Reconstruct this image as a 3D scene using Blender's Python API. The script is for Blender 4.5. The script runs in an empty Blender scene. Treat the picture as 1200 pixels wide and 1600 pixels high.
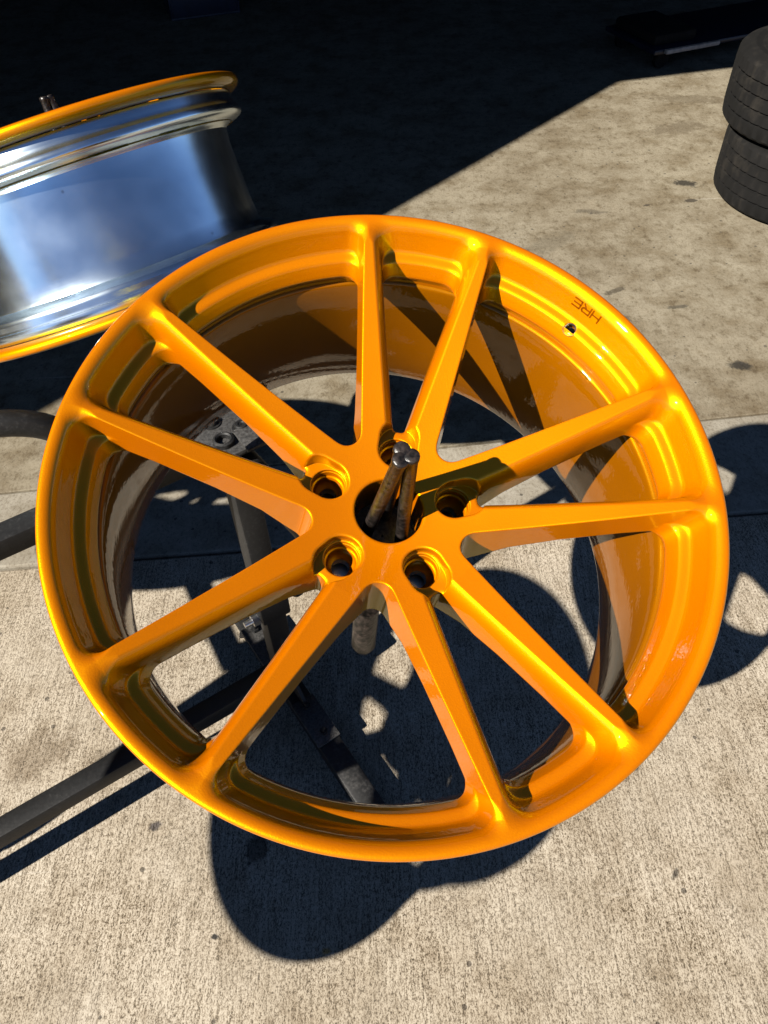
import bpy, bmesh, math, random
import numpy as np
from mathutils import Matrix, Vector
random.seed(7); np.random.seed(7)
scene = bpy.context.scene
COL = scene.collection
# ------------------------------------------------------------------ camera
RC = ((0.99913261, 0.04164170, 0.0), (-0.03092900, 0.74209680, -0.66957877), (-0.02788240, 0.66899798, 0.74274105))
cam = bpy.data.cameras.new('camera'); cam_o = bpy.data.objects.new('camera', cam); COL.objects.link(cam_o)
m = Matrix.Identity(4)
for i in range(3):
    for j in range(3): m[i][j] = RC[i][j]
m.translation = (0, 0, 1.33018)
cam_o.matrix_world = m
cam.sensor_fit = 'HORIZONTAL'; cam.sensor_width = 36; cam.lens = 36 * 1190 / 1200
cam.clip_start = 0.01; cam.clip_end = 500
scene.camera = cam_o
# ------------------------------------------------------------------ sky and sun
SUN = Vector((-0.6093, -0.4904, 0.6230)).normalized()
world = bpy.data.worlds.new('World'); scene.world = world; world.use_nodes = True
wn = world.node_tree.nodes; wl = world.node_tree.links
sky = wn.new('ShaderNodeTexSky'); sky.sky_type = 'NISHITA'; sky.sun_disc = False
sky.sun_elevation = math.asin(SUN.z); sky.sun_rotation = math.atan2(SUN.x, SUN.y)
sky.air_density = 0.45; sky.dust_density = 0.0; sky.ozone_density = 3.5; sky.altitude = 500
wl.new(sky.outputs[0], wn['Background'].inputs[0]); wn['Background'].inputs[1].default_value = 0.05
sl = bpy.data.lights.new('sun', 'SUN'); sl.energy = 5.0; sl.angle = math.radians(0.53); sl.color = (1.0, 0.94, 0.84)
so = bpy.data.objects.new('sun', sl); COL.objects.link(so)
so.rotation_euler = SUN.to_track_quat('Z', 'Y').to_euler(); so.location = SUN * 20
vs = scene.view_settings
vs.view_transform = 'Standard'; vs.look = 'None'; vs.gamma = 1.0; vs.use_curve_mapping = False; vs.exposure = 1.3

# ------------------------------------------------------------------ helpers
def tag(o, label=None, cat=None, group=None, kind=None):
    if label: o['label'] = label
    if cat: o['category'] = cat
    if group: o['group'] = group
    if kind: o['kind'] = kind
    return o
def empty(name, mat4=None):
    o = bpy.data.objects.new(name, None); COL.objects.link(o); o.empty_display_size = .05
    if mat4 is not None: o.matrix_world = mat4
    return o
def link(name, me, mat=None, parent=None):
    o = bpy.data.objects.new(name, me); COL.objects.link(o)
    if mat is not None and not me.materials: me.materials.append(mat)
    if parent is not None: o.parent = parent
    return o
def copy_tree(o, parent=None):
    c = o.copy(); COL.objects.link(c); c.parent = parent
    for ch in o.children: copy_tree(ch, c)
    return c
def smooth(me, ang=None):
    me.polygons.foreach_set('use_smooth', np.ones(len(me.polygons), bool))
    if ang is not None: me.set_sharp_from_angle(angle=math.radians(ang))
    me.update(); return me
def lathe_mesh(name, prof, seg=256, closed=True, ang=40):
    n = len(prof); V = []; F = []
    for k in range(seg):
        a = 2 * math.pi * k / seg; c, s = math.cos(a), math.sin(a)
        V += [(r * c, r * s, z) for r, z in prof]
    for k in range(seg):
        b0 = k * n; b1 = ((k + 1) % seg) * n
        for i in range(n if closed else n - 1):
            j = (i + 1) % n
            F.append((b0 + i, b0 + j, b1 + j, b1 + i))
    me = bpy.data.meshes.new(name); me.from_pydata(V, [], F)
    bm = bmesh.new(); bm.from_mesh(me); bmesh.ops.recalc_face_normals(bm, faces=bm.faces); bm.to_mesh(me); bm.free()
    return smooth(me, ang)
def smooth_prof(p, it=2):
    for _ in range(it):
        q = []
        for i in range(len(p)):
            a, b = p[i], p[(i + 1) % len(p)]
            q += [(.75*a[0]+.25*b[0], .75*a[1]+.25*b[1]), (.25*a[0]+.75*b[0], .25*a[1]+.75*b[1])]
        p = q
    return p
def bevel_box(bm, size, mat4, bev=.003, seg=2):
    r = bmesh.ops.create_cube(bm, size=1.0)
    vs_ = r['verts']
    bmesh.ops.scale(bm, vec=size, verts=vs_)
    es = list({e for v in vs_ for e in v.link_edges})
    if bev > 0:
        rb = bmesh.ops.bevel(bm, geom=es, offset=bev, segments=seg, profile=.5, affect='EDGES')
        vs_ = list({v for f in rb['faces'] for v in f.verts} | {v for v in vs_ if v.is_valid})
    bmesh.ops.transform(bm, matrix=mat4, verts=vs_)
def bm_mesh(name, bm, ang=35):
    me = bpy.data.meshes.new(name); bm.to_mesh(me); bm.free(); return smooth(me, ang)
def box_obj(name, size, mat4, mat, parent=None, bev=.003):
    bm = bmesh.new(); bevel_box(bm, size, mat4, bev); return link(name, bm_mesh(name, bm), mat, parent)
def dirmat(p, d, up=(0, 0, 1)):
    """frame at p whose +X runs along d"""
    d = Vector(d).normalized(); up = Vector(up); y = up.cross(d).normalized(); z = d.cross(y)
    M = Matrix(((d.x, y.x, z.x, p[0]), (d.y, y.y, z.y, p[1]), (d.z, y.z, z.z, p[2]), (0, 0, 0, 1)))
    return M
def beam_obj(name, a, b, w, h, mat, parent, bev=.004, up=(0, 0, 1)):
    a = Vector(a); b = Vector(b)
    return box_obj(name, ((b - a).length, w, h), dirmat((a + b) / 2, b - a, up), mat, parent, bev)
def tube_mesh(name, pts, rad, seg=16, cap=True):
    pts = [Vector(p) for p in pts]; n = len(pts)
    rads = rad if isinstance(rad, (list, tuple)) else [rad] * n
    V = []; F = []; prev = None
    for i, p in enumerate(pts):
        t = (pts[min(i + 1, n - 1)] - pts[max(i - 1, 0)]).normalized()
        if prev is None:
            u = t.orthogonal().normalized()
        else:
            u = (prev - t * prev.dot(t)).normalized()
        prev = u; w = t.cross(u)
        for k in range(seg):
            a = 2 * math.pi * k / seg
            V.append(p + (u * math.cos(a) + w * math.sin(a)) * rads[i])
    for i in range(n - 1):
        for k in range(seg):
            k2 = (k + 1) % seg
            F.append((i * seg + k, i * seg + k2, (i + 1) * seg + k2, (i + 1) * seg + k))
    if cap:
        F.append(tuple(reversed(range(seg)))); F.append(tuple(range((n - 1) * seg, n * seg)))
    me = bpy.data.meshes.new(name); me.from_pydata([tuple(v) for v in V], [], F)
    return smooth(me, 50)

# ------------------------------------------------------------------ materials
def new_mat(name):
    mt = bpy.data.materials.new(name); mt.use_nodes = True
    nt = mt.node_tree; return mt, nt, nt.nodes['Principled BSDF']
def N(nt, typ, **kw):
    n = nt.nodes.new(typ)
    for k, v in kw.items():
        if k.startswith('in_'):
            key = k[3:]; key = int(key) if key.isdigit() else key.replace('_', ' ')
            n.inputs[key].default_value = v
        else: setattr(n, k, v)
    return n
def ramp(nt, fac, stops, interp='LINEAR'):
    r = nt.nodes.new('ShaderNodeValToRGB'); r.color_ramp.interpolation = interp
    while len(r.color_ramp.elements) < len(stops): r.color_ramp.elements.new(.5)
    for e, (p, c) in zip(r.color_ramp.elements, stops):
        e.position = p; e.color = c if len(c) == 4 else (*c, 1)
    nt.links.new(fac, r.inputs[0]); return r.outputs[0]
def mixc(nt, fac, a, b, mode='MIX'):
    mx = nt.nodes.new('ShaderNodeMix'); mx.data_type = 'RGBA'; mx.blend_type = mode
    for s, v in ((mx.inputs[0], fac), (mx.inputs[6], a), (mx.inputs[7], b)):
        if hasattr(v, 'is_linked'): nt.links.new(v, s)
        else: s.default_value = v if not isinstance(v, tuple) or len(v) == 4 else (*v, 1)
    return mx.outputs[2]
def math_n(nt, op, a, b=None, c=None):
    n = nt.nodes.new('ShaderNodeMath'); n.operation = op
    for i, v in enumerate((a, b, c)):
        if v is None: continue
        if hasattr(v, 'is_linked'): nt.links.new(v, n.inputs[i])
        else: n.inputs[i].default_value = v
    return n.outputs[0]

def gold_paint(name, dif1, dif2, met, fac=.30):
    """candy lacquer: an orange pigment layer, a broad yellow flake lobe, a clear top coat"""
    mt, nt, b = new_mat(name)
    tc = N(nt, 'ShaderNodeTexCoord')
    fl = N(nt, 'ShaderNodeTexNoise', in_Scale=850.0, in_Detail=2.0, in_Roughness=.7); nt.links.new(tc.outputs['Object'], fl.inputs['Vector'])
    cl = N(nt, 'ShaderNodeTexNoise', in_Scale=9.0, in_Detail=2.0); nt.links.new(tc.outputs['Object'], cl.inputs['Vector'])
    f = math_n(nt, 'MULTIPLY_ADD', fl.outputs['Fac'], .5, math_n(nt, 'MULTIPLY', cl.outputs['Fac'], .5))
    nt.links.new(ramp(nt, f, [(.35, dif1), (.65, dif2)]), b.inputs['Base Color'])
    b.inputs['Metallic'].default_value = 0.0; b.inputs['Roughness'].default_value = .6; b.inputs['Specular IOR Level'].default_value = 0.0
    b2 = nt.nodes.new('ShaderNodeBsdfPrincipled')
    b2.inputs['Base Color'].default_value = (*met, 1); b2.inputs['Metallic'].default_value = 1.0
    nt.links.new(math_n(nt, 'MULTIPLY_ADD', cl.outputs['Fac'], .06, .41), b2.inputs['Roughness'])
    bp = N(nt, 'ShaderNodeBump', in_Strength=.22, in_Distance=.0008); nt.links.new(fl.outputs['Fac'], bp.inputs['Height'])
    pe = N(nt, 'ShaderNodeTexNoise', in_Scale=230.0, in_Detail=1.0); nt.links.new(tc.outputs['Object'], pe.inputs['Vector'])
    bp2 = N(nt, 'ShaderNodeBump', in_Strength=.10, in_Distance=.0008); nt.links.new(pe.outputs['Fac'], bp2.inputs['Height'])
    for x in (b, b2):
        x.inputs['Coat Weight'].default_value = 1.0; x.inputs['Coat Roughness'].default_value = .02; x.inputs['Coat IOR'].default_value = 1.33
        nt.links.new(bp.outputs[0], x.inputs['Normal']); nt.links.new(bp2.outputs[0], x.inputs['Coat Normal'])
    mx = nt.nodes.new('ShaderNodeMixShader'); mx.inputs[0].default_value = fac
    nt.links.new(b.outputs[0], mx.inputs[1]); nt.links.new(b2.outputs[0], mx.inputs[2])
    nt.links.new(mx.outputs[0], nt.nodes['Material Output'].inputs['Surface'])
    return mt
M_GOLD = gold_paint('candy_gold_paint', (.385, .078, .0), (.46, .099, .0), (1.0, .86, .002), .21)
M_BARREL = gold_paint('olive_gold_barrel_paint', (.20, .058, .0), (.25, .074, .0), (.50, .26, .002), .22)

def alu(name, col=(.82, .82, .82), rough=.16, aniso=.6):
    mt, nt, b = new_mat(name)
    tc = N(nt, 'ShaderNodeTexCoord')
    mp = N(nt, 'ShaderNodeMapping'); mp.inputs['Scale'].default_value = (3, 3, 900); nt.links.new(tc.outputs['Object'], mp.inputs['Vector'])
    ln = N(nt, 'ShaderNodeTexNoise', in_Scale=1.0, in_Detail=3.0); nt.links.new(mp.outputs[0], ln.inputs['Vector'])
    bl = N(nt, 'ShaderNodeTexNoise', in_Scale=14.0, in_Detail=5.0); nt.links.new(tc.outputs['Object'], bl.inputs['Vector'])
    sp = N(nt, 'ShaderNodeTexVoronoi', in_Scale=26.0); nt.links.new(tc.outputs['Object'], sp.inputs['Vector'])
    spot = ramp(nt, sp.outputs['Distance'], [(.02, (.25, .25, .26)), (.07, (1, 1, 1))])
    c1 = ramp(nt, bl.outputs['Fac'], [(.3, tuple(x * .8 for x in col)), (.7, col)])
    c2 = mixc(nt, .55, c1, spot, 'MULTIPLY')
    nt.links.new(c2, b.inputs['Base Color'])
    b.inputs['Metallic'].default_value = 1
    nt.links.new(math_n(nt, 'MULTIPLY_ADD', bl.outputs['Fac'], .16, rough - .05), b.inputs['Roughness'])
    bp = N(nt, 'ShaderNodeBump', in_Strength=.06, in_Distance=.0004); nt.links.new(ln.outputs['Fac'], bp.inputs['Height'])
    nt.links.new(bp.outputs[0], b.inputs['Normal'])
    return mt
M_ALU = alu('sky_tinted_polished_aluminium', (.74, .87, .98), .20)  # blue tint in the base colour stands in for reflected sky
M_BARE = alu('bare_machined_aluminium', (.75, .74, .70), .28)

def black_steel(name):
    mt, nt, b = new_mat(name)
    tc = N(nt, 'ShaderNodeTexCoord')
    n1 = N(nt, 'ShaderNodeTexNoise', in_Scale=160.0, in_Detail=6.0, in_Roughness=.7); nt.links.new(tc.outputs['Object'], n1.inputs['Vector'])
    n2 = N(nt, 'ShaderNodeTexNoise', in_Scale=12.0, in_Detail=4.0); nt.links.new(tc.outputs['Object'], n2.inputs['Vector'])
    f = math_n(nt, 'MULTIPLY_ADD', n1.outputs['Fac'], .6, math_n(nt, 'MULTIPLY', n2.outputs['Fac'], .4))
    nt.links.new(ramp(nt, f, [(.38, (.004, .004, .0042)), (.54, (.009, .009, .0092)), (.68, (.038, .036, .035))]), b.inputs['Base Color'])
    b.inputs['Roughness'].default_value = .55; b.inputs['Specular IOR Level'].default_value = .4
    bp = N(nt, 'ShaderNodeBump', in_Strength=.35, in_Distance=.0012); nt.links.new(n1.outputs['Fac'], bp.inputs['Height'])
    nt.links.new(bp.outputs[0], b.inputs['Normal'])
    return mt
M_STEEL = black_steel('paint_crusted_black_steel')
def worn_steel(name):
    mt, nt, b = new_mat(name)
    tc = N(nt, 'ShaderNodeTexCoord')
    n1 = N(nt, 'ShaderNodeTexNoise', in_Scale=260.0, in_Detail=5.0, in_Roughness=.7); nt.links.new(tc.outputs['Object'], n1.inputs['Vector'])
    nt.links.new(ramp(nt, n1.outputs['Fac'], [(.35, (.028, .027, .026)), (.62, (.10, .097, .094))]), b.inputs['Base Color'])
    b.inputs['Metallic'].default_value = .5; b.inputs['Roughness'].default_value = .5
    bp = N(nt, 'ShaderNodeBump', in_Strength=.3, in_Distance=.001); nt.links.new(n1.outputs['Fac'], bp.inputs['Height'])
    nt.links.new(bp.outputs[0], b.inputs['Normal'])
    return mt
M_WORN = worn_steel('worn_grey_steel')
def rod_mat(name):
    mt, nt, b = new_mat(name)
    tc = N(nt, 'ShaderNodeTexCoord')
    n1 = N(nt, 'ShaderNodeTexNoise', in_Scale=220.0, in_Detail=5.0); nt.links.new(tc.outputs['Object'], n1.inputs['Vector'])
    nt.links.new(ramp(nt, n1.outputs['Fac'], [(.4, (.004, .0035, .003)), (.74, (.035, .026, .022))]), b.inputs['Base Color'])
    b.inputs['Metallic'].default_value = 0.; b.inputs['Roughness'].default_value = .35
    bp = N(nt, 'ShaderNodeBump', in_Strength=.5, in_Distance=.0015); nt.links.new(n1.outputs['Fac'], bp.inputs['Height'])
    nt.links.new(bp.outputs[0], b.inputs['Normal'])
    return mt
M_ROD = rod_mat('dark_glossy_rod')

def concrete(name, rough_finish, c_lo, c_hi, stain=.4, spots=()):
    mt, nt, b = new_mat(name)
    tc = N(nt, 'ShaderNodeTexCoord'); O = tc.outputs['Object']
    def noise(scale, detail=4., rough=.6, sc=None, dist=0., rot=0.):
        n = N(nt, 'ShaderNodeTexNoise', in_Scale=scale, in_Detail=detail, in_Roughness=rough, in_Distortion=dist)
        if sc:
            mp = N(nt, 'ShaderNodeMapping'); mp.inputs['Scale'].default_value = sc; mp.inputs['Rotation'].default_value = (0, 0, rot)
            nt.links.new(O, mp.inputs['Vector']); nt.links.new(mp.outputs[0], n.inputs['Vector'])
        else: nt.links.new(O, n.inputs['Vector'])
        return n.outputs['Fac']
    big = noise(1.1, 5., .65); mid = noise(7., 8., .7); fine = noise(38., 6., .7, (1, .7, 1))
    col = ramp(nt, big, [(.30, c_lo), (.68, c_hi)])
    col = mixc(nt, stain, col, ramp(nt, mid, [(.36, (.52, .45, .35)), (.56, (1, 1, 1)), (.72, (1.10, 1.09, 1.07))]), 'MULTIPLY')
    col = mixc(nt, stain, col, ramp(nt, fine, [(.34, (.50, .44, .36)), (.47, (.96, .95, .93)), (.66, (1.08, 1.07, 1.06))]), 'MULTIPLY')
    # drips and ground-in dirt with ragged edges
    bl = noise(3.1, 9., .78, (1.0, 1.7, 1), .5)
    col = mixc(nt, ramp(nt, bl, [(.63, (0, 0, 0)), (.665, (.38, .38, .38)), (.75, (.6, .6, .6))]), col, (.085, .07, .05))
    # long scuffs and trowel sweeps
    for ro_, sc in ((.5, (2.2, 55, 1)), (-.25, (1.6, 70, 1)), (1.1, (1.8, 60, 1))):
        sw = noise(1.0, 2., .5, sc, .2, ro_)
        ms = noise(2.3, 2., .5, (1, 1.3, 1), 0., ro_)
        fac = math_n(nt, 'MULTIPLY', ramp(nt, sw, [(.70, (0, 0, 0)), (.74, (1, 1, 1))]), ramp(nt, ms, [(.55, (0, 0, 0)), (.62, (1, 1, 1))]))
        col = mixc(nt, math_n(nt, 'MULTIPLY', fac, .35), col, (.42, .40, .36) if ro_ > 0 else (.08, .07, .055))
    # singled-out stains
    wob = noise(26., 4., .7)
    for (sx, sy, ra_, rb_, ang, c_, st) in spots:
        mp = N(nt, 'ShaderNodeMapping', vector_type='TEXTURE'); mp.inputs['Location'].default_value = (sx, sy, 0); mp.inputs['Rotation'].default_value = (0, 0, ang); mp.inputs['Scale'].default_value = (ra_, rb_, 1)
        nt.links.new(O, mp.inputs['Vector'])
        ln = N(nt, 'ShaderNodeVectorMath', operation='LENGTH'); nt.links.new(mp.outputs[0], ln.inputs[0])
        dd = math_n(nt, 'ADD', ln.outputs['Value'], math_n(nt, 'MULTIPLY_ADD', wob, 2.6, -1.3))
        col = mixc(nt, math_n(nt, 'MULTIPLY', ramp(nt, dd, [(.55, (1, 1, 1)), (1.0, (0, 0, 0))]), st), col, c_)
    # pits
    vo = N(nt, 'ShaderNodeTexVoronoi', in_Scale=30.0); nt.links.new(O, vo.inputs['Vector'])
    sel = N(nt, 'ShaderNodeTexWhiteNoise'); nt.links.new(vo.outputs['Position'], sel.inputs['Vector'])
    rad = math_n(nt, 'MULTIPLY_ADD', sel.outputs['Value'], .16, -.02)
    pitm = math_n(nt, 'MULTIPLY', math_n(nt, 'LESS_THAN', vo.outputs['Distance'], rad), math_n(nt, 'GREATER_THAN', sel.outputs['Value'], .80))
    col = mixc(nt, math_n(nt, 'MULTIPLY', pitm, .7), col, (.035, .03, .025))
    if rough_finish:
        g = noise(330., 3., .72, (1., .42, 1)); g2 = noise(640., 2., .7, (1., .6, 1)); g3 = noise(1.0, 3., .6, (190, 14, 1), .3, .03)
        gg = math_n(nt, 'ADD', math_n(nt, 'MULTIPLY_ADD', g, .44, math_n(nt, 'MULTIPLY', g2, .37)), math_n(nt, 'MULTIPLY', g3, .19))
        amp = ramp(nt, noise(5., 3., .6), [(.35, (.72, .72, .72)), (.65, (1, 1, 1))])
        gr = ramp(nt, gg, [(.415, (.10, .075, .045)), (.47, (.56, .50, .42)), (.52, (1.10, 1.07, 1.03)), (.60, (1.34, 1.33, 1.30))])
        col = mixc(nt, amp, col, gr, 'MULTIPLY')
    else:
        gg = math_n(nt, 'MULTIPLY_ADD', noise(150., 4., .75, (1, .6, 1)), .6, math_n(nt, 'MULTIPLY', noise(420., 2., .7), .4))
        gr = ramp(nt, gg, [(.38, (.45, .40, .33)), (.47, (.93, .92, .90)), (.60, (1.10, 1.10, 1.09))])
        col = mixc(nt, .75, col, gr, 'MULTIPLY')
    nt.links.new(col, b.inputs['Base Color'])
    b.inputs['Roughness'].default_value = .85; b.inputs['Specular IOR Level'].default_value = .25
    h = math_n(nt, 'SUBTRACT', math_n(nt, 'MULTIPLY', gg, 1.2 if rough_finish else .5), math_n(nt, 'MULTIPLY', pitm, 1.5))
    h = math_n(nt, 'ADD', h, math_n(nt, 'MULTIPLY', mid, .5))
    bp = N(nt, 'ShaderNodeBump', in_Strength=.5 if rough_finish else .35, in_Distance=.0022); nt.links.new(h, bp.inputs['Height'])
    nt.links.new(bp.outputs[0], b.inputs['Normal'])
    return mt
M_CON_ROUGH = concrete('broomed_concrete', True, (.285, .25, .198), (.365, .33, .278), .45, [(-.24, .447, .035, .022, 1.2, (.05, .043, .035), .8), (-.415, .492, .014, .010, .4, (.04, .036, .04), .85), (-.294, .314, .006, .005, 0, (.02, .02, .02), .95), (-.118, .287, .010, .007, .3, (.30, .18, .05), .8), (-.66, .63, .09, .05, .5, (.10, .07, .04), .5), (.33, .62, .05, .03, 2.2, (.12, .095, .07), .45), (.45, .38, .016, .006, .9, (.04, .035, .03), .8)])
M_CON_SMOOTH = concrete('floated_concrete', False, (.215, .195, .16), (.27, .25, .21), .5)
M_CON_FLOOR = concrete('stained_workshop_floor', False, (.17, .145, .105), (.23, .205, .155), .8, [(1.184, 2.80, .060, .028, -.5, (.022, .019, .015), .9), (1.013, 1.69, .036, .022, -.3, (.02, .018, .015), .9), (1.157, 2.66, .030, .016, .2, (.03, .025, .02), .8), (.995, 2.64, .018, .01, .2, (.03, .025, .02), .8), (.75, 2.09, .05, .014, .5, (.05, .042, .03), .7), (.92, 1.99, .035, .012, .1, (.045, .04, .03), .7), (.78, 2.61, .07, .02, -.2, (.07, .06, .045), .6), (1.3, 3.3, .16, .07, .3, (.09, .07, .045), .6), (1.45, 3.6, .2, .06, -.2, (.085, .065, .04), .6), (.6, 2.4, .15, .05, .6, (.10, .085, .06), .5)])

def plain(name, col, rough=.7, scale=30., var=.35, metallic=0.):
    mt, nt, b = new_mat(name)
    tc = N(nt, 'ShaderNodeTexCoord')
    n1 = N(nt, 'ShaderNodeTexNoise', in_Scale=scale, in_Detail=5.0); nt.links.new(tc.outputs['Object'], n1.inputs['Vector'])
    nt.links.new(ramp(nt, n1.outputs['Fac'], [(.3, tuple(c * (1 - var) for c in col)), (.7, tuple(min(1, c * (1 + var)) for c in col))]), b.inputs['Base Color'])
    b.inputs['Roughness'].default_value = rough; b.inputs['Metallic'].default_value = metallic
    bp = N(nt, 'ShaderNodeBump', in_Strength=.15, in_Distance=.002); nt.links.new(n1.outputs['Fac'], bp.inputs['Height'])
    nt.links.new(bp.outputs[0], b.inputs['Normal'])
    return mt
def rubber(name):
    mt, nt, b = new_mat(name)
    tc = N(nt, 'ShaderNodeTexCoord'); O = tc.outputs['Object']
    n1 = N(nt, 'ShaderNodeTexNoise', in_Scale=7.0, in_Detail=7.0, in_Roughness=.7); nt.links.new(O, n1.inputs['Vector'])
    mp = N(nt, 'ShaderNodeMapping'); mp.inputs['Scale'].default_value = (40, 40, 8); nt.links.new(O, mp.inputs['Vector'])
    n2 = N(nt, 'ShaderNodeTexNoise', in_Scale=1.0, in_Detail=5.0); nt.links.new(mp.outputs[0], n2.inputs['Vector'])
    f = math_n(nt, 'MULTIPLY_ADD', n1.outputs['Fac'], .6, math_n(nt, 'MULTIPLY', n2.outputs['Fac'], .4))
    nt.links.new(ramp(nt, f, [(.36, (.0025, .0024, .0023)), (.52, (.0045, .0042, .0040)), (.66, (.018, .0155, .0125))]), b.inputs['Base Color'])
    b.inputs['Roughness'].default_value = .85; b.inputs['Specular IOR Level'].default_value = .22
    bp = N(nt, 'ShaderNodeBump', in_Strength=.25, in_Distance=.002); nt.links.new(n2.outputs['Fac'], bp.inputs['Height']); nt.links.new(bp.outputs[0], b.inputs['Normal'])
    return mt
M_RUBBER = rubber('tyre_rubber')
M_DARKWALL = plain('shade_dark_blockwork', (.02, .02, .022), .9, 3.)  # near-black base colour puts the unlit interior's shade into the walls
M_ROOF = plain('dark_roof_deck', (.02, .019, .018), .9, 3.)
M_CABINET = plain('dark_blue_cabinet_paint', (.008, .010, .022), .45, 20.)
M_JOINT = plain('joint_grime', (.05, .043, .035), .95, 40.)

# ------------------------------------------------------------------ ground
def slab(name, poly, z1, mat, parent, thick=.05, bev=.006):
    bm = bmesh.new()
    vb = [bm.verts.new((x, y, z1 - thick)) for x, y in poly]; vt = [bm.verts.new((x, y, z1)) for x, y in poly]
    bm.faces.new(vt); bm.faces.new(list(reversed(vb)))
    n = len(poly)
    for i in range(n): bm.faces.new((vb[i], vb[(i + 1) % n], vt[(i + 1) % n], vt[i]))
    bmesh.ops.recalc_face_normals(bm, faces=bm.faces)
    te = [e for e in bm.edges if all(abs(v.co.z - z1) < 1e-6 for v in e.verts)]
    bmesh.ops.bevel(bm, geom=te, offset=bev, segments=2, profile=.5, affect='EDGES')
    return link(name, bm_mesh(name, bm, 20), mat, parent)
bm = bmesh.new()
for x, y in ((-40, -40), (40, -40), (40, 40), (-40, 40)): bm.verts.new((x, y, -.02))
bm.faces.new(bm.verts)
ground = tag(link('ground', bm_mesh('ground', bm), M_JOINT), kind='structure')
floor = tag(empty('concrete_floor'), kind='structure')
def yj(x, y0, s): return y0 + s * x
J1, S1 = 1.113, .0412      # joint between broomed apron and the first floated strip
J2, S2 = 1.400, .130
g = .004
for x0, x1 in ((-12, -2.9), (-2.9, 3.3), (3.3, 12)):
    slab('slab', [(x0 + g, -12), (x1 - g, -12), (x1 - g, yj(x1, J1, S1) - g), (x0 + g, yj(x0, J1, S1) - g)], 0, M_CON_ROUGH, floor)
    slab('slab', [(x0 + g, yj(x0, J1, S1) + g), (x1 - g, yj(x1, J1, S1) + g), (x1 - g, yj(x1, J2, S1*2.2) - .0015), (x0 + g, yj(x0, J2, S1*2.2) - .0015)], -.001, M_CON_SMOOTH, floor)
    slab('slab', [(x0 + g, yj(x0, J2, S1*2.2) + .0015), (x1 - g, yj(x1, J2, S1*2.2) + .0015), (x1 - g, 16), (x0 + g, 16)], -.0005, M_CON_FLOOR, floor, bev=.002)

# ------------------------------------------------------------------ workshop shell behind and to the left
def prism(name, poly, z0, z1, mat, parent=None):
    bm = bmesh.new()
    vb = [bm.verts.new((x, y, z0)) for x, y in poly]; vt = [bm.verts.new((x, y, z1)) for x, y in poly]
    bm.faces.new(vt); bm.faces.new(list(reversed(vb))); n = len(poly)
    for i in range(n): bm.faces.new((vb[i], vb[(i + 1) % n], vt[(i + 1) % n], vt[i]))
    bmesh.ops.recalc_face_normals(bm, faces=bm.faces)
    return link(name, bm_mesh(name, bm, 20), mat, parent)
shop = tag(empty('workshop'), 'dark unlit workshop whose roof shades the floor in the background', 'building')
K = (-1.024, 2.101)
E1 = (K[0] - .69 * 5, K[1] - .73 * 5); E2 = (K[0] + .98 * 7.5, K[1] + .20 * 7.5)
prism('roof', [E1, K, E2, (E2[0], 10), (-8, 10), (-8, E1[1])], 2.2, 2.4, M_ROOF, shop)
prism('back_wall', [(-8, 9.8), (E2[0], 9.8), (E2[0], 10), (-8, 10)], -.03, 2.198, M_DARKWALL, shop)
prism('side_wall', [(-8, E1[1]), (-7.8, E1[1]), (-7.8, 9.798), (-8, 9.798)], -.03, 2.198, M_DARKWALL, shop)
prism('side_wall', [(E2[0] - .2, E2[1]), (E2[0], E2[1]), (E2[0], 9.798), (E2[0] - .2, 9.798)], -.03, 2.198, M_DARKWALL, shop)

# ------------------------------------------------------------------ the spoked wheel face as a distance field
PI = math.pi
def smin(a, b, k):
    h = np.clip(.5 + .5 * (b - a) / k, 0, 1); return b * (1 - h) + a * h - k * h * (1 - h)
def smax(a, b, k): return -smin(-a, -b, k)
_zt = np.linspace(-.16, .03, 1901)
_rc_k = [(.03, .2612), (0, .2606), (-.004, .2598), (-.010, .2578), (-.018, .2547), (-.0235, .2525), (-.0262, .2505), (-.0278, .2450), (-.0292, .2428), (-.034, .2405), (-.040, .2380), (-.0425, .2372), (-.045, .2378), (-.050, .2400), (-.16, .2400)]
_rc_t = np.interp(_zt, [k[0] for k in reversed(_rc_k)], [k[1] for k in reversed(_rc_k)])
_ker = np.exp(-.5 * (np.arange(-15, 16) / 6.) ** 2); _ker /= _ker.sum()
_rc_t = np.convolve(np.pad(_rc_t, 15, mode='edge'), _ker, mode='valid')
_zb_k = [(0, -.112), (.070, -.110), (.085, -.100), (.11, -.080), (.15, -.064), (.20, -.050), (.225, -.045), (.2365, -.050), (.241, -.057), (.30, -.057)]
def ztop(r):
    t = np.clip((r - .03) / .229, 0, 1.3)
    z = -.057 + .057 * t ** 1.25
    return smin(z, 0 * z, .006) + .0012
ZH = float(ztop(np.array([.058]))[0])
VALVE = (.2478, math.radians(44.56) - 2.664377, -.036)      # r, angle, z in the wheel's own frame
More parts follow.
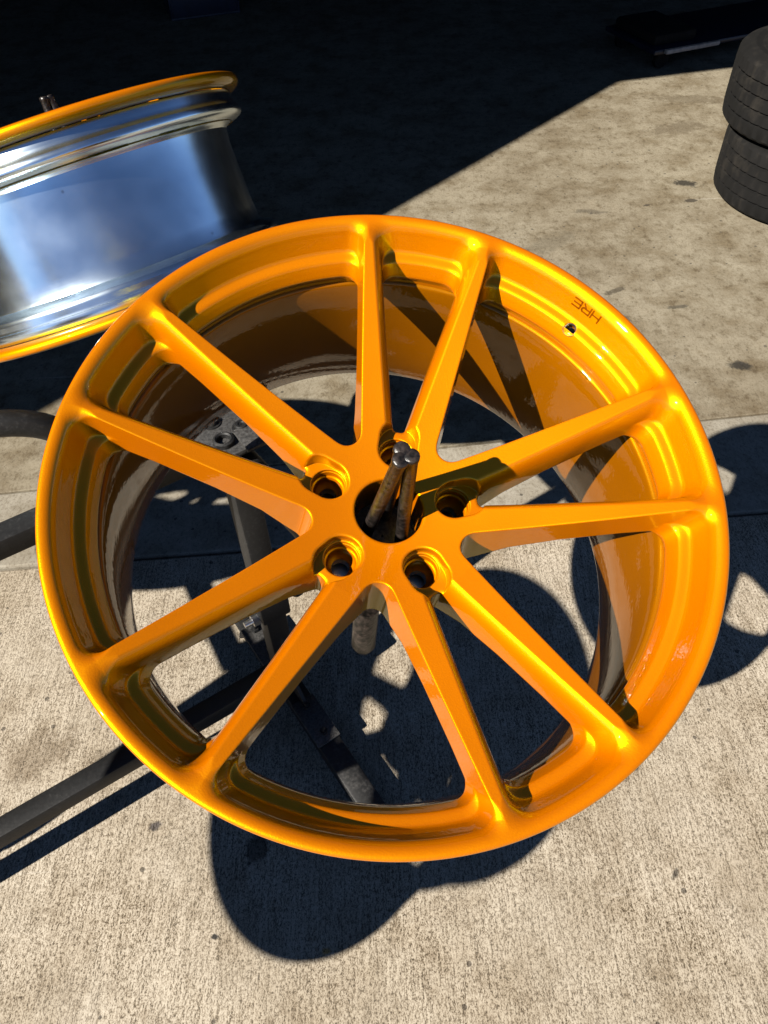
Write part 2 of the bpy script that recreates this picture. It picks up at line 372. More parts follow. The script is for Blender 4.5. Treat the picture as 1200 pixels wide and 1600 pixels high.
def sdf(r, th, z, valve=False):
    q = (th + PI / 5) % (2 * PI / 5) - PI / 5
    a = np.abs(q)
    x = r * np.cos(a); y = r * np.sin(a)
    zt = ztop(r); d = np.maximum(zt - z, 0)
    hw = .0042 + .040 * np.clip(.25 - r, 0, .2)
    dc = .10 * d
    dl = .0085 * (1 - np.exp(-d / .0085)) + .06 * d
    def spoke(x_, y_):
        v = (y_ - (.0285 + .18 * (x_ - .1))) / 1.016
        return np.maximum(v - hw - dc, (-v - hw - dl) / 1.12)
    s1 = spoke(x, y)
    a2 = 2 * PI / 5 - a
    s2 = spoke(r * np.cos(a2), r * np.sin(a2))
    s3 = spoke(x, -y)
    p = smin(s1, s2, .020)
    p = smin(p, s3, .008)
    p = smin(p, r - .060 - .06 * d, .018)
    p = smin(p, np.hypot(x - .058, y) - .0225, .006)
    rc = np.interp(z, _zt, _rc_t)
    p = smin(p, rc - r, .016)
    body = smax(p, z - zt, .0013 + .0064 * np.clip((r - .242) / .014, 0, 1))
    zb = np.interp(r, [k[0] for k in _zb_k], [k[1] for k in _zb_k])
    body = smax(body, zb - z, .004)
    ro = np.interp(z, [-.2, -.030, -.024, -.018, -.013, .03], [.2555, .2560, .2605, .2635, .272, .272])
    body = smax(body, r - ro, .004)
    body = smax(body, .0293 - r, .003)
    # lug pockets, open outwards, with a round hole below
    rl = np.hypot(x - .058, y)
    sl_ = np.where(x > .068, np.hypot(x - .068, y), np.where(x > .058, np.abs(y), rl)) - .0168
    body = smax(body, -np.maximum(sl_, (ZH - .0125) - z), .0025)
    body = smax(body, -(rl - .0152), .0015)
    if valve:
        vx, vy = VALVE[0] * math.cos(VALVE[1]), VALVE[0] * math.sin(VALVE[1])
        X = r * np.cos(th) - vx; Y = r * np.sin(th) - vy; Zz = z - VALVE[2]
        er = np.array([math.cos(VALVE[1]), math.sin(VALVE[1])])
        ax = (-er[0] * .40, -er[1] * .40, .9165)
        t = X * ax[0] + Y * ax[1] + Zz * ax[2]
        dist = np.sqrt(np.maximum(X * X + Y * Y + Zz * Zz - t * t, 0))
        cut = np.maximum(dist - .0056, -t - .012)
        body = smax(body, -cut, .0012)
    return body

def surface_nets(valve, dr=.0010, nth=320, dz=.0010, th_off=0.):
    rs = np.arange(.0255, .277, dr).astype(np.float64); zs = np.arange(-.1165, .0065, dz)
    ks = np.arange(-1, nth + 1); ths = -PI / 5 + ks * (2 * PI / 5) / nth + th_off
    Fv = sdf(rs[:, None, None], ths[None, :, None], zs[None, None, :], valve)
    sg = Fv < 0
    nr, nt_, nz = Fv.shape
    c = np.zeros((nr - 1, nt_ - 1, nz - 1), np.uint8)
    for i in (0, 1):
        for j in (0, 1):
            for k in (0, 1): c += sg[i:nr - 1 + i, j:nt_ - 1 + j, k:nz - 1 + k]
    act = (c > 0) & (c < 8)
    idx = np.full(act.shape, -1, np.int32); I, J, Kk = np.nonzero(act); idx[I, J, Kk] = np.arange(len(I))
    acc = np.zeros((len(I), 3)); cnt = np.zeros(len(I))
    cor = [(i, j, k) for i in (0, 1) for j in (0, 1) for k in (0, 1)]
    for a_ in cor:
        for ax_ in range(3):
            if a_[ax_]: continue
            b_ = list(a_); b_[ax_] = 1
            fa = Fv[I + a_[0], J + a_[1], Kk + a_[2]]; fb = Fv[I + b_[0], J + b_[1], Kk + b_[2]]
            cr = (fa < 0) != (fb < 0)
            t = np.where(cr, fa / np.where(cr, fa - fb, 1), 0)
            P = np.tile(np.array(a_, float), (len(I), 1)); P[:, ax_] += t
            acc += P * cr[:, None]; cnt += cr
    P = acc / cnt[:, None] + np.c_[I, J, Kk]
    rr = rs[0] + P[:, 0] * dr; tt = ths[0] + P[:, 1] * (ths[1] - ths[0]); zz = zs[0] + P[:, 2] * dz
    V = np.c_[rr * np.cos(tt), rr * np.sin(tt), zz]
    def S(Q): return sdf(np.hypot(Q[:, 0], Q[:, 1]), np.arctan2(Q[:, 1], Q[:, 0]), Q[:, 2], valve)
    def grad(Q, h):
        G = np.empty_like(Q)
        for i in range(3):
            e = np.zeros(3); e[i] = h; G[:, i] = (S(Q + e) - S(Q - e)) / (2 * h)
        return G
    for it in range(3):
        G = grad(V, 2e-4); s = S(V); st = s / np.maximum((G * G).sum(1), .3); st = np.clip(st, -.0008, .0008)
        V = V - G * st[:, None] * .9
    Nn = grad(V, 5e-4); Nn /= np.maximum(np.linalg.norm(Nn, axis=1), 1e-9)[:, None]
    quads = []
    # edges along r
    def addq(A, B, C, D, flip):
        q = np.c_[A, B, C, D]; q[flip] = q[flip][:, ::-1]; quads.append(q[(q >= 0).all(1)])
    e = sg[:-1, 1:-1, 1:-1] != sg[1:, 1:-1, 1:-1]; i, j, k = np.nonzero(e); j += 1; k += 1
    addq(idx[i, j - 1, k - 1], idx[i, j, k - 1], idx[i, j, k], idx[i, j - 1, k], ~sg[i, j, k])
    e = sg[1:-1, 1:-1, 1:-1] != sg[1:-1, 2:, 1:-1]; i, j, k = np.nonzero(e); i += 1; j += 1; k += 1
    ok = j < nt_ - 1; i, j, k = i[ok], j[ok], k[ok]
    addq(idx[i - 1, j, k - 1], idx[i - 1, j, k], idx[i, j, k], idx[i, j, k - 1], ~sg[i, j, k])
    e = sg[1:-1, 1:-1, :-1] != sg[1:-1, 1:-1, 1:]; i, j, k = np.nonzero(e); i += 1; j += 1
    addq(idx[i - 1, j - 1, k], idx[i, j - 1, k], idx[i, j, k], idx[i - 1, j, k], ~sg[i, j, k])
    return V, Nn, np.concatenate(quads)

def np_mesh(name, V, Nn, Q):
    used = np.unique(Q); remap = np.full(len(V), -1, np.int64); remap[used] = np.arange(len(used))
    V = V[used]; Nn = Nn[used]; Q = remap[Q]
    me = bpy.data.meshes.new(name)
    me.vertices.add(len(V)); me.vertices.foreach_set('co', V.astype(np.float32).ravel())
    me.loops.add(len(Q) * 4); me.loops.foreach_set('vertex_index', Q.astype(np.int32).ravel())
    me.polygons.add(len(Q)); me.polygons.foreach_set('loop_start', np.arange(0, len(Q) * 4, 4, dtype=np.int32))
    me.update(calc_edges=True); me.validate()
    me.polygons.foreach_set('use_smooth', np.ones(len(me.polygons), bool))
    if len(me.vertices) == len(V): me.normals_split_custom_set_from_vertices(Nn.tolist())
    me.update(); return me
def rotz(V, a):
    c, s = math.cos(a), math.sin(a); R = np.array([[c, -s, 0], [s, c, 0], [0, 0, 1.]]); return V @ R.T

vk = int(math.floor((VALVE[1] + PI / 5) / (2 * PI / 5))) % 5
Va, Na, Qa = surface_nets(False)
VOFF = vk * 2 * PI / 5
RH, RR = .084, .2425
def regions(V, Q):
    c = V[Q].mean(1); r = np.hypot(c[:, 0], c[:, 1]); return c, r
ca, ra = regions(Va, Qa)
# one sector = one lug direction with a spoke on either side
spoke_me = []
for sgn in (1, -1):
    spoke_me.append(np_mesh('spoke', Va, Na, Qa[(ra > RH) & (ra <= RR) & (ca[:, 1] * sgn >= 0)]))
HV, HN, HQ, RV, RN, RQ = [], [], [], [], [], []
# the valve sits in the gap between two sectors, so its sector is shifted by half a pitch
Vb, Nb, Qb = surface_nets(True, th_off=VALVE[1])
cb, rb = regions(Vb, Qb)
ab = np.arctan2(cb[:, 1], cb[:, 0]); dv = np.abs((ab - VALVE[1] + PI) % (2 * PI) - PI)
LIM = 2 * PI / 5 / 320 * 27          # valve window: 20 cells either side
nh = nr_ = 0
for k in range(5):
    A = k * 2 * PI / 5
    Vk, Nk = rotz(Va, A), rotz(Na, A)
    hq = Qa[ra <= RH]; HV.append(Vk); HN.append(Nk); HQ.append(hq + nh); nh += len(Vk)
    rsel = ra > RR
    ck = Vk[Qa].mean(1); ak = np.arctan2(ck[:, 1], ck[:, 0]); dk = np.abs((ak - VALVE[1] + PI) % (2 * PI) - PI)
    rsel &= dk > LIM
    RV.append(Vk); RN.append(Nk); RQ.append(Qa[rsel] + nr_); nr_ += len(Vk)
RV.append(Vb); RN.append(Nb); RQ.append(Qb[(rb > RR) & (dv <= LIM + .0016)] + nr_)
hub_me = np_mesh('hub', np.concatenate(HV), np.concatenate(HN), np.concatenate(HQ))
rim_me = np_mesh('front_rim', np.concatenate(RV), np.concatenate(RN), np.concatenate(RQ))
del HV, HN, HQ, RV, RN, RQ
# the whole window between the spokes inside RR at the valve gap belongs to no spoke, nothing else to add

barrel_prof = [(.2388, -.0535), (.2366, -.060), (.2345, -.078), (.2338, -.115), (.2355, -.160), (.2405, -.195), (.2462, -.220), (.2497, -.2325),
               (.2515, -.2375), (.2600, -.2390), (.2665, -.2385), (.2690, -.2350), (.2685, -.2290), (.2600, -.2250), (.2560, -.2200), (.2555, -.2000), (.2530, -.1900),
               (.2410, -.1720), (.2385, -.150), (.2380, -.095), (.2500, -.078), (.2545, -.070), (.2550, -.0535)]
barrel_me = lathe_mesh('barrel', smooth_prof(barrel_prof, 2), 288, True, 60)
# stepped lug seat
seat_prof = [(.0151, ZH - .0160), (.0146, ZH - .0162), (.0143, ZH - .0185), (.0143, ZH - .0230), (.0131, ZH - .0242), (.0127, ZH - .0262), (.0127, ZH - .0300), (.0108, ZH - .0345), (.0080, ZH - .0375), (.0078, ZH - .0480), (.0160, ZH - .0480), (.0160, ZH - .0160)]
seat_me = lathe_mesh('lug_seat', seat_prof, 48, True, 30)
pad_me = lathe_mesh('mounting_pad', [(.0300, -.1105), (.0700, -.1105), (.0712, -.1115), (.0712, -.1180), (.0700, -.1190), (.0300, -.1190)], 128, True, 30)
ring_me = lathe_mesh('valve_bevel', [(.0050, -.003), (.0050, .0002), (.0068, .0022), (.0072, .0018), (.0058, -.003)], 40, True, 30)

# lettering on the rim wall, reading H R E
def letter_mesh(ch):
    bars = {'H': [((-.42, -.5), (-.42, .5)), ((.42, -.5), (.42, .5)), ((-.42, 0), (.42, 0))],
            'R': [((-.42, -.5), (-.42, .5)), ((-.42, .46), (.30, .46)), ((.42, .34), (.42, .10)), ((.30, -.02), (-.42, -.02)), ((.05, -.02), (.42, -.5)), ((.30, .46), (.42, .34)), ((.42, .10), (.30, -.02))],
            'E': [((-.42, -.46), (-.42, .46)), ((-.42, .46), (.42, .46)), ((-.42, 0), (.34, 0)), ((-.42, -.46), (.42, -.46))]}[ch]
    bm = bmesh.new()
    for a, b in bars:
        a = Vector((a[0] * .0098, a[1] * .0080, 0)); b = Vector((b[0] * .0098, b[1] * .0080, 0))
        bevel_box(bm, ((b - a).length + .0009, .0017, .0008), dirmat((a + b) / 2, b - a), .0002, 1)
    return bm_mesh('engraved_letter', bm)
M_LETTER = gold_paint('gold_paint_shaded_lettering', (.16, .03, .0), (.20, .04, .0), (.3, .15, .002), .3)  # same gold made darker: shade of the engraved strokes put into the colour

def build_wheel(name, mats, with_barrel=True):
    root = empty(name)
    hub = link('hub', hub_me, mats['paint'], root)
    for k in range(5):
        A = k * 2 * PI / 5
        for me in spoke_me:
            o = link('spoke', me, mats['paint'], root); o.rotation_euler = (0, 0, A)
        s = link('lug_seat', seat_me, mats['paint'], hub); s.location = (.058 * math.cos(A), .058 * math.sin(A), 0)
    link('mounting_pad', pad_me, M_BARE, hub)
    rim = link('front_rim', rim_me, mats['paint'], root)
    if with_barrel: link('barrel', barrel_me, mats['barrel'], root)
    return root, rim
gold, rim = build_wheel('gold_alloy_wheel', {'paint': M_GOLD, 'barrel': M_BARREL})
va = VALVE[1]
ax = Vector((-math.cos(va) * .40, -math.sin(va) * .40, .9165))
vo = link('valve_hole', ring_me, M_BARE, rim)
vo.matrix_local = Matrix.Translation((VALVE[0] * math.cos(va), VALVE[0] * math.sin(va), VALVE[2])) @ ax.to_track_quat('Z', 'Y').to_matrix().to_4x4() @ Matrix.Translation((0, 0, .006))
LET = math.radians(44.2) - 2.664377
for i, ch in enumerate('HRE'):
    a = LET + (i - 1) * .0415
    er = Vector((math.cos(a), math.sin(a), 0)); et = Vector((-math.sin(a), math.cos(a), 0))
    zc = -.0105; rcz = float(np.interp(zc, _zt, _rc_t))
    slope = (float(np.interp(zc + .002, _zt, _rc_t)) - float(np.interp(zc - .002, _zt, _rc_t))) / .004
    tz = Vector((er.x * slope, er.y * slope, 1)).normalized()        # along the wall, upwards / outwards
    upv = -tz; xv = et; nv = xv.cross(upv).normalized()
    M = Matrix(((xv.x, upv.x, nv.x, er.x * rcz), (xv.y, upv.y, nv.y, er.y * rcz), (xv.z, upv.z, nv.z, zc), (0, 0, 0, 1)))
    lo = link('engraved_letter', letter_mesh(ch), M_LETTER, rim); lo.matrix_local = M

PH = 2.664377
def wheel_matrix(c, n, spin, xref=(1, 0, 0)):
    n = Vector(n).normalized(); x = Vector(xref); x = (x - n * x.dot(n)).normalized(); y = n.cross(x)
    M = Matrix(((x.x, y.x, n.x, c[0]), (x.y, y.y, n.y, c[1]), (x.z, y.z, n.z, c[2]), (0, 0, 0, 1)))
    return M @ Matrix.Rotation(spin, 4, 'Z')
WW = ((0.9934061, -0.0015079, 0.1146384), (0.0408338, 0.9389956, -0.3414966), (-0.1071300, 0.3439260, 0.9328655))
GM = Matrix.Identity(4)
for i in range(3):
    for j in range(3): GM[i][j] = WW[i][j]
GM.translation = (0.0110, 0.4188, 0.8987)
GW = GM.copy()
gold.matrix_world = GM @ Matrix.Rotation(PH, 4, 'Z')
tag(gold, 'glossy orange gold ten-spoke alloy wheel filling the middle of the picture', 'wheel', 'wheels drying on the rack')
# second and third painted wheels stand just out of frame on the same rack; their shadows fall across the picture
g2 = copy_tree(gold); g2.matrix_world = wheel_matrix((-.7154, -.0073, .90), (.2002, -.2905, 1), math.radians(184))
tag(g2, 'gold alloy wheel outside the frame, casting the round shadow below the big wheel', 'wheel', 'wheels drying on the rack')
g3 = copy_tree(gold); g3.matrix_world = wheel_matrix((-1.185, .745, .88), (-.27, .35, .896), PH + 1.0)
tag(g3, 'gold alloy wheel outside the frame, casting the shadow at the left of the rack', 'wheel', 'wheels drying on the rack')

# polished wheel at upper left
pol_prof = [(.2470, -.0175), (.2545, -.0190), (.2545, -.0330), (.2600, -.0390), (.2615, -.0440), (.2600, -.0490), (.2520, -.0530), (.2350, -.0570), (.2285, -.0640),
            (.2285, -.1250), (.2300, -.1900), (.2330, -.1985), (.2500, -.2030), (.2535, -.2080), (.2530, -.2190), (.2560, -.2210), (.2555, -.2330), (.2480, -.2345),
            (.2400, -.2200), (.2230, -.1900), (.2220, -.0700), (.2400, -.0450)]
polished = empty('polished_alloy_wheel')
link('barrel', lathe_mesh('polished_barrel', smooth_prof(pol_prof, 1), 288, True, 30), M_ALU, polished)
lipF = [(.2470, -.0168), (.2475, -.0015), (.2600, .0005), (.2690, -.0005), (.2720, -.0040), (.2715, -.0100), (.2660, -.0150), (.2560, -.0182)]
lipR = [(.2480, -.2350), (.2575, -.2340), (.2670, -.2365), (.2720, -.2400), (.2722, -.2460), (.2690, -.2500), (.2560, -.2505), (.2480, -.2440)]
link('front_lip', lathe_mesh('front_lip', smooth_prof(lipF, 1), 288, True, 40), M_GOLD, polished)
link('rear_lip', lathe_mesh('rear_lip', smooth_prof(lipR, 1), 288, True, 40), M_GOLD, polished)
ph_ = link('hub', hub_me, None, polished)
for k in range(5):
    for me in spoke_me:
        o = link('spoke', me, None, polished); o.rotation_euler = (0, 0, k * 2 * PI / 5)
PM = wheel_matrix((-.451, 1.1808, .8808), (-.2664, .3542, .8964), .4)
polished.matrix_world = PM
tag(polished, 'polished bare aluminium wheel barrel with gold lips at the upper left', 'wheel', 'wheels drying on the rack')

# ------------------------------------------------------------------ the rack that carries the wheels
rack = tag(empty('wheel_rack'), 'black steel wheel rack with posts and cross bars under the gold wheel', 'rack')
P1 = Vector((-.197, .742, 0)); D1 = Vector((-.845, -.535, 0)).normalized(); D2 = Vector((.535, -.845, 0)).normalized()
P2 = P1 + D1 * .87
ZB = .145; ZT = .660
beam_obj('base_beam', P1 + D2 * .036 - D1 * .035 + Vector((0, 0, ZB)), P2 + D2 * .036 + D1 * .25 + Vector((0, 0, ZB)), .034, .034, M_STEEL, rack)
beam_obj('top_beam', P1 + D1 * .055 + Vector((0, 0, ZT)), P2 - D1 * .055 + Vector((0, 0, ZT)), .032, .030, M_STEEL, rack)
for P in (P1, P2):
    beam_obj('cross_bar', P - D2 * .205 + Vector((0, 0, .024)), P + D2 * .34 + Vector((0, 0, .024)), .042, .036, M_STEEL, rack)
    po = beam_obj('post', P + Vector((0, 0, .043)), P + Vector((0, 0, .680)), .038, .038, M_STEEL, rack, up=D1)
    pl = box_obj('head_plate', (.125, .115, .008), dirmat(P + Vector((0, 0, .684)), D1), M_WORN, rack, .002)
    for s1 in (-1, 1):
        for s2 in (-1, 1):
            bm = bmesh.new(); bmesh.ops.create_cone(bm, cap_ends=True, segments=6, radius1=.0085, radius2=.0085, depth=.007)
            bo = link('bolt', bm_mesh('bolt', bm), M_STEEL, pl); bo.location = P + D1 * .046 * s1 + D2 * .042 * s2 + Vector((0, 0, .6915))
    # two slotted fixings, a socket in the middle and a raised seam plate
    for a1, a2 in ((.0155, -.0115), (-.0132, .0184)):
        sl2 = link('slot_bolt', lathe_mesh('slot_bolt', [(.001, .004), (.0035, .004), (.0045, .0055), (.0075, .0055), (.009, .003), (.009, 0), (.0125, 0), (.0125, -.0012), (.001, -.0012)], 24, False, 40), M_STEEL, pl)
        sl2.location = P + D1 * a1 + D2 * a2 + Vector((0, 0, .6895))
    so2 = link('socket', lathe_mesh('socket', [(.0135, .0), (.0135, .006), (.0105, .0075), (.0085, .006), (.008, -.002), (.001, -.002)], 28, False, 40), M_STEEL, pl)
    so2.location = P + D1 * .018 + D2 * .031 + Vector((0, 0, .6882))
    box_obj('seam_plate', (.06, .044, .005), dirmat(P - D1 * .028 + D2 * .044 + Vector((0, 0, .6908)), D1), M_WORN, pl, .001)
    for s in (-1, 1):
        e = P + D2 * (.30 if s > 0 else -.17)
        box_obj('foot_pad', (.04, .04, .0055), Matrix.Translation((e.x, e.y, .00285)), M_RUBBER, rack, .001)
# arms and clamps
def clamp(M, P, name='clamp'):
    """bent arm from the post head to the back of a hub, with three gripping fingers through the bore"""
    n = M.to_3x3() @ Vector((0, 0, 1)); c = M.translation
    b = c - n * .20; h = P + Vector((0, 0, .645))
    dh = Vector((b.x - h.x, b.y - h.y, 0)).normalized()
    p0 = h + dh * .022; p1 = Vector((b.x, b.y, h.z)) - dh * .03; 
    pts = [p0, p0.lerp(p1, .5), p0.lerp(p1, .85), p1 + (b - p1) * .35 + dh * .01, b, c - n * .133]
    arm = link('arm', tube_mesh('arm', pts, .019, 16), M_STEEL, rack)
    disc = lathe_mesh('clamp_disc', [(0.001, -.128), (.044, -.128), (.046, -.1265), (.046, -.1215), (.044, -.1200), (.001, -.1200)], 48, True, 30)
    d = link('clamp_disc', disc, M_WORN, arm); d.matrix_world = M
    for k in range(3):
        a = k * 2 * PI / 3 + FING
        ra_, rb_ = .0215, .0052
        pA = Vector((ra_ * math.cos(a), ra_ * math.sin(a), -.125)); pB = Vector((rb_ * math.cos(a + .5), rb_ * math.sin(a + .5), .046))
        n_ = 9; pp = [pA.lerp(pB, t / (n_ - 1)) for t in range(n_)]
        rad = [.0058] * n_
        dirv = (pB - pA).normalized()
        pp += [pB + dirv * .0012, pB + dirv * .0046, pB + dirv * .0056, pB + dirv * .0057]; rad += [.0066, .0066, .0056, .0012]
        f = link('finger', tube_mesh('finger', pp, rad, 14), M_ROD, arm); f.matrix_world = M
FING = math.radians(200)
clamp(GW, P1)
clamp(g2.matrix_world.copy(), P2)
clamp(g3.matrix_world.copy(), P2)
clamp(PM, P1)
# short knob under the hub of the gold wheel
tm = tube_mesh('clamp_handle', [(0, 0, 0), (0, 0, -.03), (0, 0, -.055), (0, 0, -.061), (0, 0, -.064)], [.012, .012, .012, .009, .003], 20)
hd = link('clamp_handle', tm, M_ROD, rack); hd.matrix_world = GW @ Matrix.Translation((-.014, -.060, -.150)) @ Matrix.Rotation(-.45, 4, 'X')
M_ZINC = alu('zinc_bolt', (.8, .8, .78), .3)
def bolt_obj(p, axis, r=.009, h=.012, mat=None, nm='bolt', sub=None):
    bm = bmesh.new()
    bmesh.ops.create_cone(bm, cap_ends=True, segments=6, radius1=r, radius2=r, depth=h)
    bmesh.ops.create_cone(bm, cap_ends=True, segments=16, radius1=r * 1.35, radius2=r * 1.35, depth=h * .25, matrix=Matrix.Translation((0, 0, -h * .62)))
    bmesh.ops.create_cone(bm, cap_ends=True, segments=12, radius1=r * .55, radius2=r * .5, depth=h * .9, matrix=Matrix.Translation((0, 0, h * .95)))
    o = link(nm, bm_mesh(nm, bm), mat or M_ZINC, sub or rack)
    o.matrix_world = Matrix.Translation(p) @ Vector(axis).to_track_quat('Z', 'Y').to_matrix().to_4x4(); return o
for P in (P1, P2):
    # foot gussets and fixings round the base of the post
    for sgn in (1, -1):
        bm = bmesh.new()
        tri = [(0, 0), (.07, 0), (0, .075)]
        vs_ = []
        for yy in (-.003, .003):
            vs_.append([bm.verts.new((a, yy, b)) for a, b in tri])
        bm.faces.new(vs_[0]); bm.faces.new(list(reversed(vs_[1])))
        for i in range(3): bm.faces.new((vs_[0][i], vs_[1][i], vs_[1][(i + 1) % 3], vs_[0][(i + 1) % 3]))
        bmesh.ops.recalc_face_normals(bm, faces=bm.faces)
        gu = link('gusset', bm_mesh('gusset', bm), M_STEEL, rack)
        gu.matrix_world = dirmat(P + D2 * sgn * .0185 + Vector((0, 0, .0425)), D2 * sgn)
    st_ = box_obj('strap_plate', (.13, .05, .006), dirmat(P - D2 * .085 + Vector((0, 0, .0460)), D2), M_WORN, rack, .0015)
    for t in (-.045, .045): bolt_obj(P - D2 * (.085 + t) + Vector((0, 0, .0525)), (0, 0, 1), .008, .009, M_STEEL, sub=st_)
    st2 = box_obj('strap_plate', (.10, .046, .006), dirmat(P + D2 * .105 + Vector((0, 0, .0460)), D2), M_WORN, rack, .0015)
    for t in (-.03, .03): bolt_obj(P + D2 * (.105 + t) + Vector((0, 0, .0525)), (0, 0, 1), .007, .008, M_STEEL, sub=st2)
    bolt_obj(P + D1 * .028 + Vector((0, 0, .27)), D1, .011, .016)
    kn = link('lock_knob', lathe_mesh('lock_knob', [(.001, 0), (.006, 0), (.006, .02), (.015, .022), (.018, .027), (.018, .036), (.014, .041), (.001, .042)], 20, False, 40), M_STEEL, rack)
    kn.matrix_world = Matrix.Translation(P - D1 * .019 + Vector((0, 0, .30))) @ (-D1).to_track_quat('Z', 'Y').to_matrix().to_4x4()
    box_obj('collar', (.052, .052, .05), dirmat(P + Vector((0, 0, .30)), D1), M_STEEL, rack, .004)
# bent pull handle at the left
hp = []
for t in np.linspace(0, 1, 24):
    a = PI * (1.05 - 1.0 * t)
    hp.append(Vector((-.60, .81, .565)) + Vector((math.cos(a) * .13, math.cos(a) * .05, math.sin(a) * .07)))
link('pull_handle', tube_mesh('pull_handle', hp, .0195, 16), M_STEEL, rack)

# ------------------------------------------------------------------ stacked tyres
def tyre_mesh(R=.335, W=.235, Ri=.215, seg=180):
    prof = []      # (r, z) from inner bead top, over the outside, to inner bead bottom, then inside
    h = W / 2
    outer = [(Ri, h * .80), (Ri + .012, h * .90), (Ri + .030, h * .97), (Ri + .033, h * .99), (Ri + .045, h * .99), (Ri + .048, h * .975), (Ri + .066, h * 1.0), (Ri + .069, h * 1.015), (Ri + .074, h * 1.015), (Ri + .077, h), (R - .030, h * .965), (R - .012, h * .90), (R - .004, h * .82)]
    gz = [.50, .17, -.17, -.50]
    tread = []
    zlist = [.82]
    for gq in gz:
        tread += [(R - .001, h * (gq + .045), 0), (R - .009, h * (gq + .030), 1), (R - .009, h * (gq - .030), 1), (R - .001, h * (gq - .045), 0)]
    bot = [(r, -z) for r, z in reversed(outer)]
    inner = [(Ri + .006, -h * .72), (Ri + .05, -h * .82), (R - .025, -h * .72), (R - .016, 0), (R - .025, h * .72), (Ri + .05, h * .82), (Ri + .006, h * .72)]
    P = [(r, z) for r, z in outer] + [(a, b) for a, b, _ in tread] + bot + inner
    n0 = len(outer); n1 = n0 + len(tread)
    n = len(P); V = []; F = []
    for k in range(seg):
        a = 2 * PI * k / seg
        for i, (r, z) in enumerate(P):
            rr = r
            if n0 - 2 <= i <= n1 + 1:            # sipes: every third row of the ribs is cut back
                band = int((z / h + 1) * 3)
                if r > R - .006 and (k + band * 2) % 5 == 0: rr = r - .0028
            V.append((rr * math.cos(a), rr * math.sin(a), z))
    for k in range(seg):
        b0 = k * n; b1 = ((k + 1) % seg) * n
        for i in range(n):
            j = (i + 1) % n; F.append((b0 + i, b0 + j, b1 + j, b1 + i))
    me = bpy.data.meshes.new('tyre'); me.from_pydata(V, [], F)
    bm = bmesh.new(); bm.from_mesh(me); bmesh.ops.recalc_face_normals(bm, faces=bm.faces); bm.to_mesh(me); bm.free()
    return smooth(me, 28)
ty_me = tyre_mesh(seg=240)
t1 = link('tyre', ty_me, M_RUBBER); t1.location = (1.590, 2.675, .1175)
tag(t1, 'black treaded tyre lying flat on the floor, bottom of the stack of two', 'tyre', 'stacked tyres')
t2 = t1.copy(); COL.objects.link(t2); t2.location = (1.560, 2.70, .3535); t2.rotation_euler = (0, 0, .4)
tag(t2, 'black treaded tyre lying on top of the other tyre at the right edge', 'tyre', 'stacked tyres')

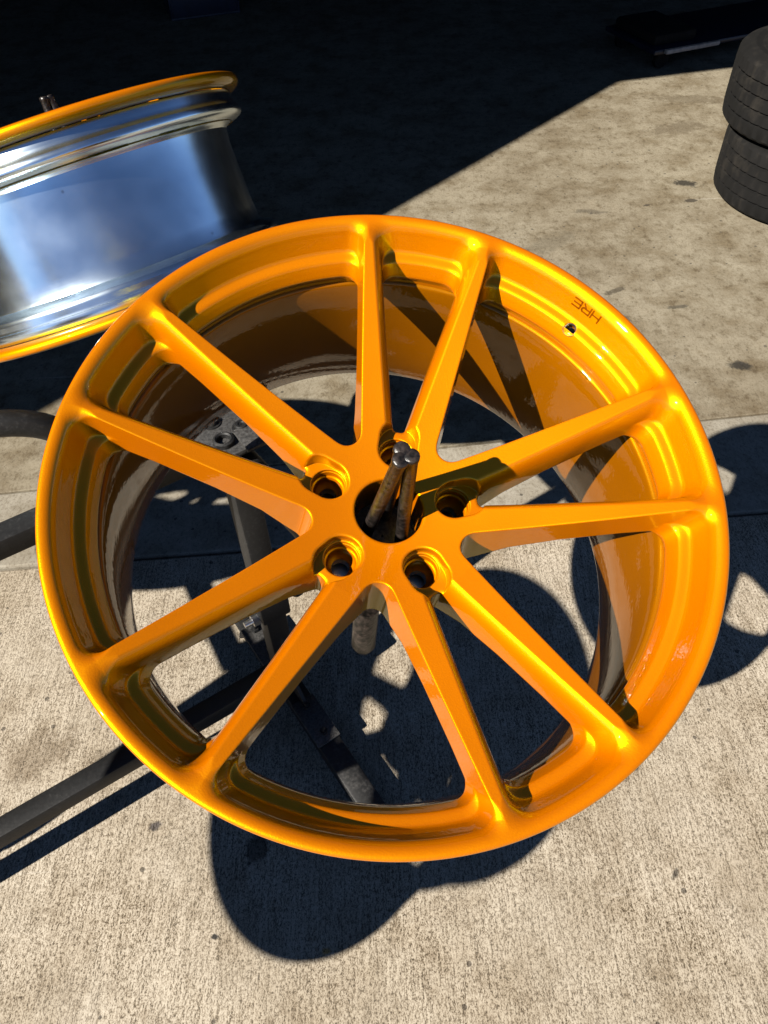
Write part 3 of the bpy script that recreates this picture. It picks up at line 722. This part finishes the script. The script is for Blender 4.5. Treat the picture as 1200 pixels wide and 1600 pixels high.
# ------------------------------------------------------------------ dim things at the back of the workshop
M_PALE = plain('pale_wood_strip', (.50, .36, .27), .6, 40.)
M_BLUE = plain('dark_blue_plastic', (.006, .008, .022), .5, 30.)
M_RED = plain('dull_red_enamel', (.10, .012, .008), .4, 30.)
cr = tag(empty('mechanics_creeper', Matrix.Translation((1.75, 4.30, 0)) @ Matrix.Rotation(.35, 4, 'Z')), 'low dark mechanic creeper on the shaded floor behind the tyres', 'creeper')
box_obj('board', (1.0, .42, .025), Matrix.Translation((0, 0, .085)), M_CABINET, cr, .01)
box_obj('headrest', (.24, .34, .05), Matrix.Translation((-.36, 0, .122)), M_RUBBER, cr, .02)
box_obj('edge_strip', (.30, .022, .018), Matrix.Translation((-.30, -.222, .088)), M_PALE, cr, .003)
for sx in (-1, 1):
    for sy in (-1, 1):
        bm = bmesh.new(); bmesh.ops.create_cone(bm, cap_ends=True, segments=20, radius1=.036, radius2=.036, depth=.022, matrix=Matrix.Translation((sx * .42, sy * .16, .036)) @ Matrix.Rotation(PI / 2, 4, 'X'))
        link('caster_wheel', bm_mesh('caster_wheel', bm), M_RUBBER, cr)
ct = tag(empty('plastic_crate', Matrix.Translation((-.95, 5.25, 0)) @ Matrix.Rotation(.3, 4, 'Z')), 'dark blue open plastic crate deep in the shade at the top', 'crate')
box_obj('base', (.40, .30, .012), Matrix.Translation((0, 0, .008)), M_BLUE, ct, .002)
for sx in (-1, 1): box_obj('side', (.012, .30, .24), Matrix.Translation((sx * .194, 0, .135)), M_BLUE, ct, .002)
for sy in (-1, 1): box_obj('side', (.375, .012, .24), Matrix.Translation((0, sy * .144, .135)), M_BLUE, ct, .002)
box_obj('rim', (.42, .014, .02), Matrix.Translation((0, -.158, .245)), M_BLUE, ct, .003)
jc = tag(empty('floor_jack', Matrix.Translation((-.10, 5.75, 0)) @ Matrix.Rotation(-.4, 4, 'Z')), 'dull red floor jack lost in the dark at the top', 'jack')
for sy in (-1, 1): box_obj('side_frame', (.60, .012, .10), Matrix.Translation((0, sy * .12, .075)), M_RED, jc, .006)
box_obj('lift_arm', (.36, .09, .05), Matrix.Translation((.06, 0, .12)) @ Matrix.Rotation(-.25, 4, 'Y'), M_RED, jc, .008)
link('saddle', lathe_mesh('saddle', [(.001, .17), (.04, .17), (.05, .18), (.05, .20), (.042, .20), (.036, .185), (.001, .184)], 24, False, 40), M_STEEL, jc).location = (.22, 0, 0)
link('handle', tube_mesh('handle', [(-.28, 0, .12), (-.5, 0, .5), (-.62, 0, .72)], .014, 12), M_STEEL, jc)
for sx in (-1, 1):
    bm = bmesh.new(); bmesh.ops.create_cone(bm, cap_ends=True, segments=20, radius1=.045, radius2=.045, depth=.21, matrix=Matrix.Translation((sx * .25, 0, .045)) @ Matrix.Rotation(PI / 2, 4, 'X'))
    link('caster_wheel', bm_mesh('caster_wheel', bm), M_STEEL, jc)

scene.render.engine = 'CYCLES'
scene.cycles.caustics_reflective = False; scene.cycles.caustics_refractive = False
scene.cycles.max_bounces = 6; scene.cycles.diffuse_bounces = 0; scene.cycles.glossy_bounces = 2
scene.cycles.use_denoising = True
